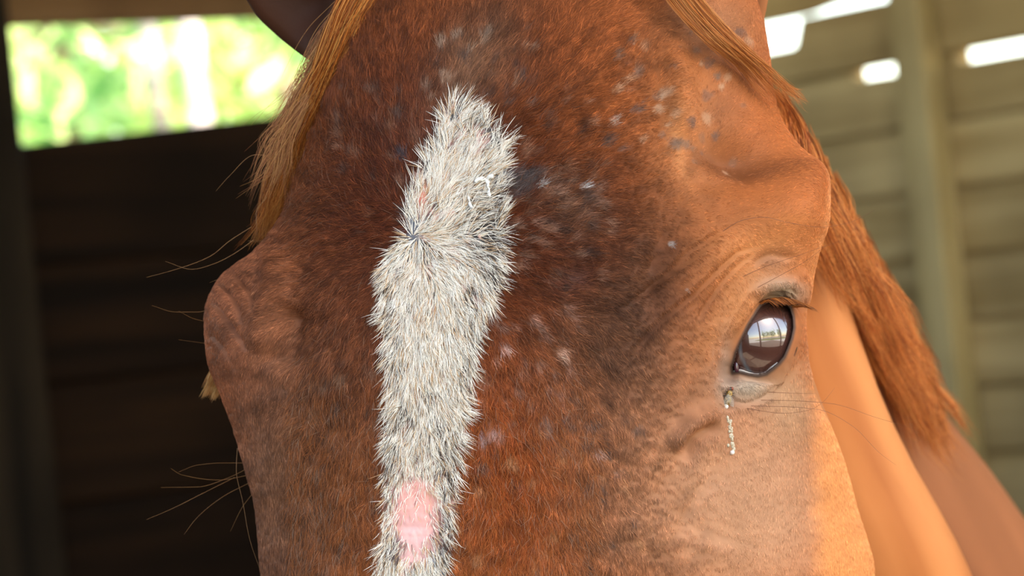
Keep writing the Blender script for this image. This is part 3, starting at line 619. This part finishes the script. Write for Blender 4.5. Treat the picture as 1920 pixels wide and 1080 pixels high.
def strands(P0, N, T, ln, lift, k, curl=.5):
    """from the root out along lift*N + T, laying down towards the tip"""
    t = np.linspace(0, 1, k)[None, :, None]; d0 = T + N * lift[:, None]; d0 /= np.linalg.norm(d0, axis=1)[:, None]; d1 = T * 1.0 + N * (lift * (1 - curl))[:, None]; d1 /= np.linalg.norm(d1, axis=1)[:, None]
    return P0[:, None] + ln[:, None, None] * (d0[:, None] * t + (d1 - d0)[:, None] * t * t * .5)
mat_hair = attr_mat('coat_hair', 'haircol', .45, .16)
mat_white = attr_mat('white_hair', 'haircol', .5, .35)
# short coat
N1 = 540000
P0, N, px, py, c, sb, se = sample(N1)
keep = sb > 0; P0, N, px, py, c, sb, se = [a[keep] for a in (P0, N, px, py, c, sb, se)]
n = len(P0); dx, dy = flow(px, py); ja = rng.normal(0, .28, n); dx, dy = dx * np.cos(ja) - dy * np.sin(ja), dx * np.sin(ja) + dy * np.cos(ja)
T = img_dir(px, py, dx, dy, N)
rough_ = 1 - smooth(1080, 1300, px)                                           # longer and rougher towards the middle of the face
ln = (.0022 + .0030 * rough_ * smooth(420, 620, px)) * rng.uniform(.6, 1.25, n) * (1 - .6 * (1 - smooth(4, 30, se)))
br = np.exp(rng.normal(0, .22 + .10 * rough_, n)); cc = c * br[:, None] * 1.12
gold = (rng.random(n) < .10)[:, None]; cc = np.where(gold, cc * 1.7 + C_(.03, .01, .002), cc)
k = 3; hs = strands(P0 - N * .0002, N, T, ln, np.full(n, .26) + .12 * rough_ * rng.random(n), k, 1.1)
rad = np.array([1, .85, .15])[None] * .000068 * rng.uniform(.8, 1.3, n)[:, None]
hairs('coat_hair', hs, rad, cc, mat_hair, horse, ORI)['label'] = 'short chestnut coat over the face'
# blaze
N2 = 42000
P0, N, px, py, c, sb, se = sample(N2 * 2, bias=lambda x, y: ((x > 670) & (x < 970) & (y > 160)).astype(float))
pink = .96 * np.exp(-(((px - 778) / 54) ** 2 + ((py - 958) / 84) ** 2) ** 2) + .55 * np.exp(-(((px - 872) / 26) ** 2 + ((py - 262) / 22) ** 2)) + .5 * np.exp(-(((px - 790) / 14) ** 2 + ((py - 375) / 28) ** 2)) + .95 * np.exp(-(((px - 770) / 15) ** 2 + ((py - 425) / 26) ** 2)) + .35 * np.exp(-(((px - 775) / 40) ** 2 + ((py - 1040) / 50) ** 2))
clump = fbm(px / 11. + 33, py / 17. + 3, 2)
keep = (sb < 3 + 7 * (rng.random(len(sb)) - .5)) & (rng.random(len(sb)) > pink * .96) & (rng.random(len(sb)) < (.28 + 1.3 * smooth(.33, .62, clump)) * np.where(py < 430, .62, 1) * (1 - .8 * blackness(px, py)))
P0, N, px, py, c, sb, se, clump = [a[keep] for a in (P0, N, px, py, c, sb, se, clump)]
n = len(P0)
def bflow(px, py):
    up = py < 445; cx = np.interp(py, [190, 445, 560, 700, 1100], [875, 800, 815, 800, 778]); hw = np.interp(py, [190, 300, 445, 560, 700, 1100], [50, 75, 85, 95, 78, 60]); t = (px - cx) / hw
    ax = np.where(up, px - 775, px - 785); ay = py - 442.; r = np.hypot(ax, ay) + 1; nearw = np.exp(-(r / 170.) ** 2)
    dxs = t * .62 + .08; dys = np.ones_like(px); dxu = .25 + t * .75; dyu = -np.ones_like(px)
    DX = np.where(up, dxu, dxs); DY = np.where(up, dyu, dys); rr = np.hypot(DX, DY); DX, DY = DX / rr, DY / rr
    DX = DX * (1 - nearw) + ax / r * nearw; DY = DY * (1 - nearw) + ay / r * nearw
    a = (fbm(px / 15. + 11, py / 15. + 4, 2) - .5) * np.where(up, 2.6, 1.6); c_, s_ = np.cos(a), np.sin(a); return DX * c_ - DY * s_, DX * s_ + DY * c_
dx, dy = bflow(px, py); ja = rng.normal(0, .22, n); dx, dy = dx * np.cos(ja) - dy * np.sin(ja), dx * np.sin(ja) + dy * np.cos(ja)
T = img_dir(px, py, dx, dy, N); ln = rng.uniform(.0045, .0095, n) * np.where(py < 445, 1.15, 1) * (1 - .5 * np.exp(-(((px - 780) / 62) ** 2 + ((py - 950) / 110) ** 2) ** 2))
hs = strands(P0, N, T, ln, .32 + .45 * rng.random(n), 5, 1.2)
tip = np.stack([(fbm(px / 8., py / 8., 2) - .5), (fbm(px / 8. + 50, py / 8. + 20, 2) - .5)], 1) * .004
hs += (RV * tip[:, :1] + UV * tip[:, 1:])[:, None] * (np.linspace(0, 1, 5) ** 1.6)[None, :, None]
wc = np.where((rng.random(n) < .2)[:, None], C_(.66, .44, .25), C_(.96, .90, .81)); wc = wc * rng.uniform(.82, 1.08, n)[:, None]
dk = (rng.random(n) < .02 + .09 * smooth(.45, .65, fbm(px / 16., py / 20.)) + .6 * blackness(px, py))[:, None]; wc = np.where(dk, C_(.10, .075, .06), wc)
rad = np.array([1, 1, .9, .6, .12])[None] * .0001 * rng.uniform(.7, 1.25, n)[:, None]
hairs('blaze_hair', hs, rad, wc, mat_white, horse, ORI)['label'] = 'coarse white hair of the blaze'
# coarse long chestnut hairs beside the blaze
P0, N, px, py, c, sb, se = sample(14000, bias=lambda x, y: ((x > 540) & (x < 1120) & (y > 180)).astype(float) * (.3 + smooth(600, 900, y)))
keep = sb > 4; P0, N, px, py, c = [a[keep] for a in (P0, N, px, py, c)]; n = len(P0); dx, dy = flow(px, py); ja = rng.normal(0, .5, n); dx, dy = dx * np.cos(ja) - dy * np.sin(ja), dx * np.sin(ja) + dy * np.cos(ja)
hs = strands(P0, N, img_dir(px, py, dx, dy, N), rng.uniform(.004, .009, n), .25 + .4 * rng.random(n), 4, 1.2)
kk_ = (.22 + .28 * smooth(600, 850, py))[:, None]; cc = c * (1 - kk_) + np.where((rng.random(n) < .8)[:, None], C_(.42, .13, .03), C_(.4, .26, .18)) * kk_
hairs('long_coat_hair', hs, np.array([1, .95, .7, .12])[None] * .00008 * np.ones((n, 1)), cc, mat_hair, horse, ORI)['label'] = 'longer rusty hairs beside the blaze'

# --- eye
def from_cam(px, py, D): return W(px, py, D)
ec = W(EC[0], EC[1], ED)
ev, eq = ellipsoid((0, 0, 0), (ER, ER, ER), nu=96, nv=64); Mx3 = np.stack([RV, FV, UV], 1); evw = ev @ Mx3.T + ec
rel = (evw - CAM); Dd = rel @ FV; epx = 960 + F * (rel @ RV) / Dd; epy = 540 - F * (rel @ UV) / Dd
ecol = np.broadcast_to(C_(.050, .018, .013), ev.shape).copy()
ecol += C_(.035, .014, .009) * (smooth(640, 700, epy) * .8 + fbm(epx / 5., epy / 5.) * .5)[:, None]
lim = np.exp(-((np.hypot((epx - 1447) / 62, (epy - 634) / 84) - 1.0) / .045) ** 2)[:, None]; ecol = ecol * (1 - lim) + C_(.10, .12, .14) * lim
outl = smooth(1.04, 1.12, np.hypot((epx - 1447) / 62, (epy - 634) / 84))[:, None]; ecol = ecol * (1 - outl) + C_(.07, .02, .014) * outl
mat_eye = attr_mat('wet_dark_eye', 'coat', .25, .5, coat=1.0); mat_eye.node_tree.nodes['Principled BSDF'].inputs['Coat Roughness'].default_value = .0
mat_eye.node_tree.nodes['Principled BSDF'].inputs['Coat IOR'].default_value = 1.9
eye_o = link('eyeball', quads_mesh('eyeball', evw - ORI, eq, mat_eye, True, ecol), horse); eye_o['label'] = 'glossy dark brown eye mirroring the yard'
def sY(px, py, r=0.0003):
    return ED - 1.4 - np.sqrt(max((ER + r) ** 2 - ((px - EC[0]) ** 2 + (py - EC[1]) ** 2) / SP ** 2, 1e-8))
mat_wet = plain('wet_tear_film', (.35, .30, .27), .05, .8); mat_pink = plain('dark_pink_membrane', (.06, .015, .025), .12, .8)
pts = [(1374,697),(1386,694),(1404,699),(1421,701),(1434,699),(1446,690),(1458,680)]
pl = catmull([(x, y, 1.4 + sY(x, y, .0006)) for x, y in pts], 30); v, q = tube(W(pl[:, 0], pl[:, 1], pl[:, 2]), .00042 + .0002 * np.sin(np.linspace(0, 9, 30)), 8)
link('tear_film', quads_mesh('tear_film', v - ORI, q, mat_wet), eye_o)['label'] = 'bright wet line along the lower eyelid'
v1 = ellipsoid(W(1381, 688, 1.4 + sY(1381, 688)), (.0011, .0009, .0026), nu=16, nv=10)
link('inner_eye_corner', quads_mesh('inner_eye_corner', v1[0] - ORI, v1[1], mat_pink), eye_o)['label'] = 'dark pink corner of the eye'
# surface lookup
def surf(px, py):
    i = np.argmin(np.abs(rows - py)); j = np.argmin(np.abs(PX[i] - px)); return P3[i, j], NN[i, j]
# eyelashes
def guide_hairs(name, guides, per, spread0, spread1, cols_, rad, k, label, depth_sp=.003, parent=None, wav=0.0, widths=None):
    Ps = []; Cc = []; Rr = []
    for gpts, cnt in zip(guides, per):
        gp = catmull(gpts, k); 
        for _ in range(1):
            n = cnt; t = np.linspace(0, 1, k)[None]; o0 = rng.normal(0, 1, (n, 2)); o1 = rng.normal(0, 1, (n, 2)) * .6 + o0 * .6
            w_ = spread0 * (1 - t) + spread1 * t; cut = rng.uniform(.6, 1.0, n)[:, None]; tt = t * cut; idx = tt * (k - 1); i0 = np.clip(idx.astype(int), 0, k - 2); fr = idx - i0
            base = gp[i0] * (1 - fr[..., None]) + gp[i0 + 1] * fr[..., None]
            ph = rng.uniform(0, 6.28, n)[:, None]; fr_ = rng.uniform(3, 8, n)[:, None]
            ox = (o0[:, :1] * (1 - t) + o1[:, :1] * t) * w_ + wav * np.sin(ph + fr_ * t) * t; oy = (o0[:, 1:] * (1 - t) + o1[:, 1:] * t) * w_ * .5 + wav * np.cos(ph + fr_ * t * 1.2) * t
            Dp = base[..., 2] + rng.normal(0, depth_sp, (n, 1)) * np.ones((1, k))
            Ps.append(W(base[..., 0] + ox, base[..., 1] + oy, Dp)); ci = rng.integers(0, len(cols_), n); Cc.append(np.array(cols_)[ci] * rng.uniform(.7, 1.25, n)[:, None])
            Rr.append(np.interp(np.linspace(0, 1, k), [0, .7, 1], [1, .8, .15])[None] * rad * rng.uniform(.7, 1.3, n)[:, None])
    o = hairs(name, np.concatenate(Ps), np.concatenate(Rr), np.concatenate(Cc), mat_hair, parent or horse, ORI)
    if label: o['label'] = label
    return o
gs = []; 
for i in range(12):
    t = i / 11; x0 = 1424 + 60 * t; y0 = 569 - 8 * math.sin(t * 3.0) + 6 * t; d0 = 1.4 + sY(x0, y0 + 4, .002)
    L_ = 34 + 16 * t; gs.append([(x0, y0, d0), (x0 + L_ * .45, y0 - 7 + 6 * t, d0 - .002), (x0 + L_ * .85, y0 + 1 + 5 * t, d0 - .003), (x0 + L_ * 1.05, y0 + 8 + 5 * t, d0 - .003)])
guide_hairs('eyelashes', gs, [26] * 12, 2.2, 2.5, [(.34, .10, .02), (.20, .06, .015), (.06, .025, .015), (.45, .16, .04)], .00011, 8, 'rusty lashes of the upper lid', .0008)
gs = [[(418, 690, 1.50), (400, 716, 1.497), (381, 748, 1.495)], [(420, 706, 1.50), (408, 726, 1.497), (400, 750, 1.495)], [(414, 682, 1.50), (402, 702, 1.497), (388, 732, 1.495)]]
guide_hairs('eyelashes', gs, [170] * 3, 5, 5, [(.5, .24, .07), (.36, .16, .05), (.6, .36, .14)], .00014, 6, 'lashes of the far eye showing past the brow', .001)
# forelock, on both sides
cf = [(.50, .16, .035), (.40, .13, .03), (.58, .24, .07), (.32, .10, .03)]
gs = []; Rf = np.random.default_rng(9)
for k_ in range(90):
    s_ = Rf.beta(1.25, 1.15); j_ = Rf.normal(0, 1, 12); lerp = lambda a, b: a * (1 - s_) + b * s_; e_ = Rf.uniform(.0, 1) ** 2
    gs.append([(lerp(680, 850), -60, 1.462), (lerp(630, 800) + 4 * j_[0], lerp(15, -5), 1.457), (lerp(602, 738) + 7 * j_[1], lerp(100, 70), 1.459), (lerp(570, 682) + 9 * j_[2], lerp(180, 165), 1.466), (lerp(534, 636) + 10 * j_[3], lerp(268, 255), 1.474), (lerp(506, 608) + 10 * j_[4], lerp(350, 338), 1.48),
               (lerp(482, 572) + 10 * j_[5], lerp(425, 405) - 20 * e_, 1.486), (lerp(466, 535) + 12 * j_[6], lerp(478, 455) - 50 * e_, 1.49)])
guide_hairs('forelock', gs, [58] * 90, 4.5, 4.0, [(.42, .125, .02), (.30, .08, .014), (.58, .25, .06), (.16, .045, .01)], .0001, 18, 'long rusty forelock falling past the far side of the brow', .0015, wav=3)
gs = []
for k_ in range(34):
    j_ = Rf.normal(0, 1, 6); y_ = Rf.uniform(60, 260); x_ = 640 - y_ * .38
    gs.append([(x_ + 30, y_ - 60, 1.463), (x_ - 5 + 8 * j_[0], y_, 1.466), (x_ - 45 + 16 * j_[1], y_ + 70, 1.468), (x_ - 70 + 26 * j_[2], y_ + 150 + 20 * j_[3], 1.47)])
guide_hairs('forelock', gs, [14] * 34, 5, 14, [(.30, .12, .05), (.45, .22, .08)], 0.0001, 14, 'loose fine strands lifting off the forelock', .002, wav=5)
gs = [[(a, -60, 1.425), (a + 50, 10, 1.418), (a + 110, 75, 1.415), (a + 175, 130, 1.425), (a + 205 + b, 170, 1.435), (a + 236 + b, 192 + b * .3, 1.445)] for a, b in [(1215, 0), (1228, 6), (1243, 8), (1256, 14), (1268, 12)]]
guide_hairs('forelock', gs, [90, 110, 110, 90, 60], 5, 7, cf, .0001, 14, 'strands of forelock lying below the near ear', .0015, wav=3)
gs = [[(1450 + 6 * i, 150 + 3 * i, 1.46), (1475 + 5 * i, 165 + 4 * i, 1.458), (1505 + 3 * i, 185 + 7 * i, 1.457)] for i in range(4)]
guide_hairs('forelock', gs, [14] * 4, 6, 9, cf, .00009, 8, 'loose hair tips behind the brow', .003, wav=4)
# mane along the crest of the neck
gs = []; Rm = np.random.default_rng(12)
for i in range(190):
    t = .80 * Rm.random() ** 1.1; inn = Rm.random(); x0 = hermite([0, .25, .5, .75, 1], [1462, 1560, 1640, 1715, 1880], t) - inn * 75; y0 = hermite([0, .25, .5, .75, 1], [185, 330, 480, 640, 840], t) + 10; d0 = 1.545 + .30 * t + .05 * (1 - inn) * t
    L_ = Rm.uniform(120, 300) * (1 - .3 * t); a_ = Rm.uniform(.20, .40) + .12 * t + .1 * (1 - inn); w1 = Rm.normal(0, 8)
    gs.append([(x0 - 10, y0 - 30, d0 + .02), (x0 + L_ * .25 * a_ + w1, y0 + L_ * .25, d0 - .012), (x0 + L_ * .6 * a_ - w1, y0 + L_ * .6, d0 - .012), (x0 + L_ * a_ * 1.1, y0 + L_, d0)])
guide_hairs('mane', gs, [56] * 190, 7, 9, [(.46, .13, .028), (.58, .19, .045), (.22, .055, .014), (.66, .26, .07)], .00017, 12, 'rusty mane along the neck', .004, wav=6)
# whiskers and stray hairs: each its own part
mat_wh = plain('whisker_hair', (.20, .07, .03), .4, .5); mat_wh2 = plain('golden_stray_hair', (.32, .16, .06), .4, .4)
def whisker(pts, r, mat=mat_wh, nm='whisker', D=(1.41, 1.40)):
    p = catmull(pts, 22); d = np.linspace(D[0], D[1], 22); v, q = tube(W(p[:, 0], p[:, 1], d), np.linspace(r, r * .3, 22), 5); link(nm, quads_mesh(nm, v - ORI, q, mat), horse)
for pts in [[(1395,765),(1470,775),(1520,768),(1545,752),(1565,727)], [(1405,761),(1480,763),(1535,768),(1600,800),(1650,850),(1680,872)], [(1425,750),(1500,752),(1560,757),(1640,782),(1710,803)], [(1440,735),(1480,737),(1530,738)],
            [(1345,440),(1395,412),(1430,407),(1480,418),(1540,426),(1590,418),(1640,394)], [(1415,542),(1460,518),(1510,490),(1550,460)], [(1390,520),(1440,498),(1500,478),(1545,462),(1575,452)]]:
    x, y = pts[0]; d0 = (surf(x, y)[0] - CAM) @ FV; whisker(pts, .00013, D=(d0 + .0005, d0 - .004))
for pts in [[(466,868),(420,868),(370,872),(335,885)], [(468,876),(430,895),(370,913),(302,914)], [(470,890),(410,900),(340,890),(320,878)], [(468,905),(420,930),(370,970),(345,1002)], [(440,895),(380,925),(320,955),(275,974)], [(474,925),(455,950),(432,996)],
            [(402,577),(370,585),(330,585),(285,573)], [(398,605),(365,598),(335,583)], [(395,645),(365,641),(335,637)], [(430,528),(412,524),(393,530)]]:
    whisker(pts, .00011, mat_wh2, D=(1.485, 1.47))
for pts in [[(472,425),(430,452),(395,480),(330,505),(275,520)], [(475,450),(440,475),(400,495),(360,505),(310,490)], [(590,360),(570,405),(535,440),(500,452),(465,452)], [(500,370),(480,400),(482,440)], [(560,130),(530,180),(480,215),(455,235)],
            [(540,300),(480,290),(430,330),(405,358)], [(445,840),(443,880),(455,940),(468,1010),(492,1080)], [(590,120),(545,170),(535,225),(550,250)], [(575,150),(530,175),(470,235)]]:
    whisker(pts, .00012, mat_wh2, 'stray_hair', D=(1.47, 1.465))
# dried paste on the blaze
mat_paste = noise_mat('white_paste', (.80, .78, .73), (.90, .89, .85), 300, .35, .0005)
for nm, pts, r in [('paste_smear', [(892,345),(905,338),(916,336),(928,333)], .0007), ('paste_smear', [(914,338),(919,352),(921,368)], .0006), ('paste_smear', [(880,372),(883,385)], .0005)]:
    pt = catmull([(*p_, 0) for p_ in pts], 12)[:, :2]; P = np.array([surf(x, y)[0] + surf(x, y)[1] * .0022 for x, y in pt]); v, q = tube(P, r * (.4 + np.abs(np.sin(np.linspace(.3, 5, 12)))), 8)
    link(nm, quads_mesh(nm, v - ORI, q, mat_paste), horse)
# tear streak below the eye, drop by drop of wet crust
mat_tear = plain('dried_tear_crust', (.50, .42, .30), .18, .7); pc = []; R6 = np.random.default_rng(4)
for x, y, w_ in [(1363, 783, 1.2), (1366, 795, 1.8), (1367, 808, 2.6), (1368, 820, 3.4), (1369, 832, 4.2), (1369, 843, 4.6)]:
    for k_ in range(7):
        p, n_ = surf(x + R6.normal(0, w_ * .5), y + R6.uniform(-6, 6)); pc.append(ellipsoid(p, (R6.uniform(.0003, .0008), R6.uniform(.0003, .0006), R6.uniform(.0004, .0010)), nu=8, nv=6))
v, q = merge(pc); link('tear_streak', quads_mesh('tear_streak', v - ORI, q, mat_tear), horse)['label'] = 'crusted pale tear streak below the eye'
mat_drop = plain('pale_tear_drop', (.80, .70, .62), .2, .7)
for x, y, r in [(1363, 765, .0010), (1369, 848, .0010)]:
    p, n_ = surf(x, y); v, q = ellipsoid(p + n_ * .0004, (r, r, r * 1.05), nu=12, nv=8); link('tear_drop', quads_mesh('tear_drop', v - ORI, q, mat_drop), horse)

# ------------------------------------------------------------------ the fly drinking at the tear duct
fp, fn = surf(1363, 743); fo = fp + fn * .0022
fly = tag(empty('fly', tuple(fo)), 'small brown fly sitting at the corner below the eye', 'fly')
mat_fly = noise_mat('fly_body', (.07, .035, .01), (.50, .30, .07), 2500, .35, .0002); mat_flyd = plain('fly_dark', (.03, .02, .015), .3); mat_wing = plain('fly_wing', (.5, .45, .38), .2, .5, alpha=.18); mat_flye = plain('fly_eye', (.25, .05, .02), .2)
Mf = Mx3
def fpart(nm, c, r, mat, tilt=0, sub=None):
    v, q = ellipsoid((0, 0, 0), r, nu=16, nv=10); cz, sz = math.cos(tilt), math.sin(tilt); v = v @ np.array([[cz, 0, sz], [0, 1, 0], [-sz, 0, cz]]).T + np.array(c)
    return link(nm, quads_mesh(nm, v @ Mf.T, q, mat), fly)
fpart('thorax', (.0003, -.0002, .0008), (.0010, .0010, .0013), mat_fly, .15); fpart('abdomen', (-.0001, 0, -.0014), (.0011, .0009, .0017), mat_fly, .1)
fpart('head', (.0006, -.0004, .0024), (.0009, .0007, .0007), mat_flyd)
for s_ in (-1, 1): fpart('eye', (.0006 + s_ * .0006, -.0006, .0025), (.0005, .0005, .0006), mat_flye)
for s_ in (-1, 1):
    v, q = ellipsoid((0, 0, 0), (.0009, .00006, .0024), nu=14, nv=8); a = .35 * s_; v = v @ np.array([[math.cos(a), 0, math.sin(a)], [0, 1, 0], [-math.sin(a), 0, math.cos(a)]]).T + np.array([s_ * -.0007, -.0011, -.0014])
    link('wing', quads_mesh('wing', v @ Mf.T, q, mat_wing), fly)
for s_ in (-1, 1):
    for z_ in (.0014, .0006, -.0002):
        P = catmull([(0, 0, z_), (s_ * .0015, -.0004, z_ + .0004), (s_ * .0021, .0010, z_ - .0002 + .4 * z_), (s_ * .0024, .0019, z_ + .6 * z_)], 8); v, q = tube(P, .00010, 5); link('leg', quads_mesh('leg', v @ Mf.T, q, mat_flyd), fly)
fly.scale = (1.25, 1.25, 1.25)
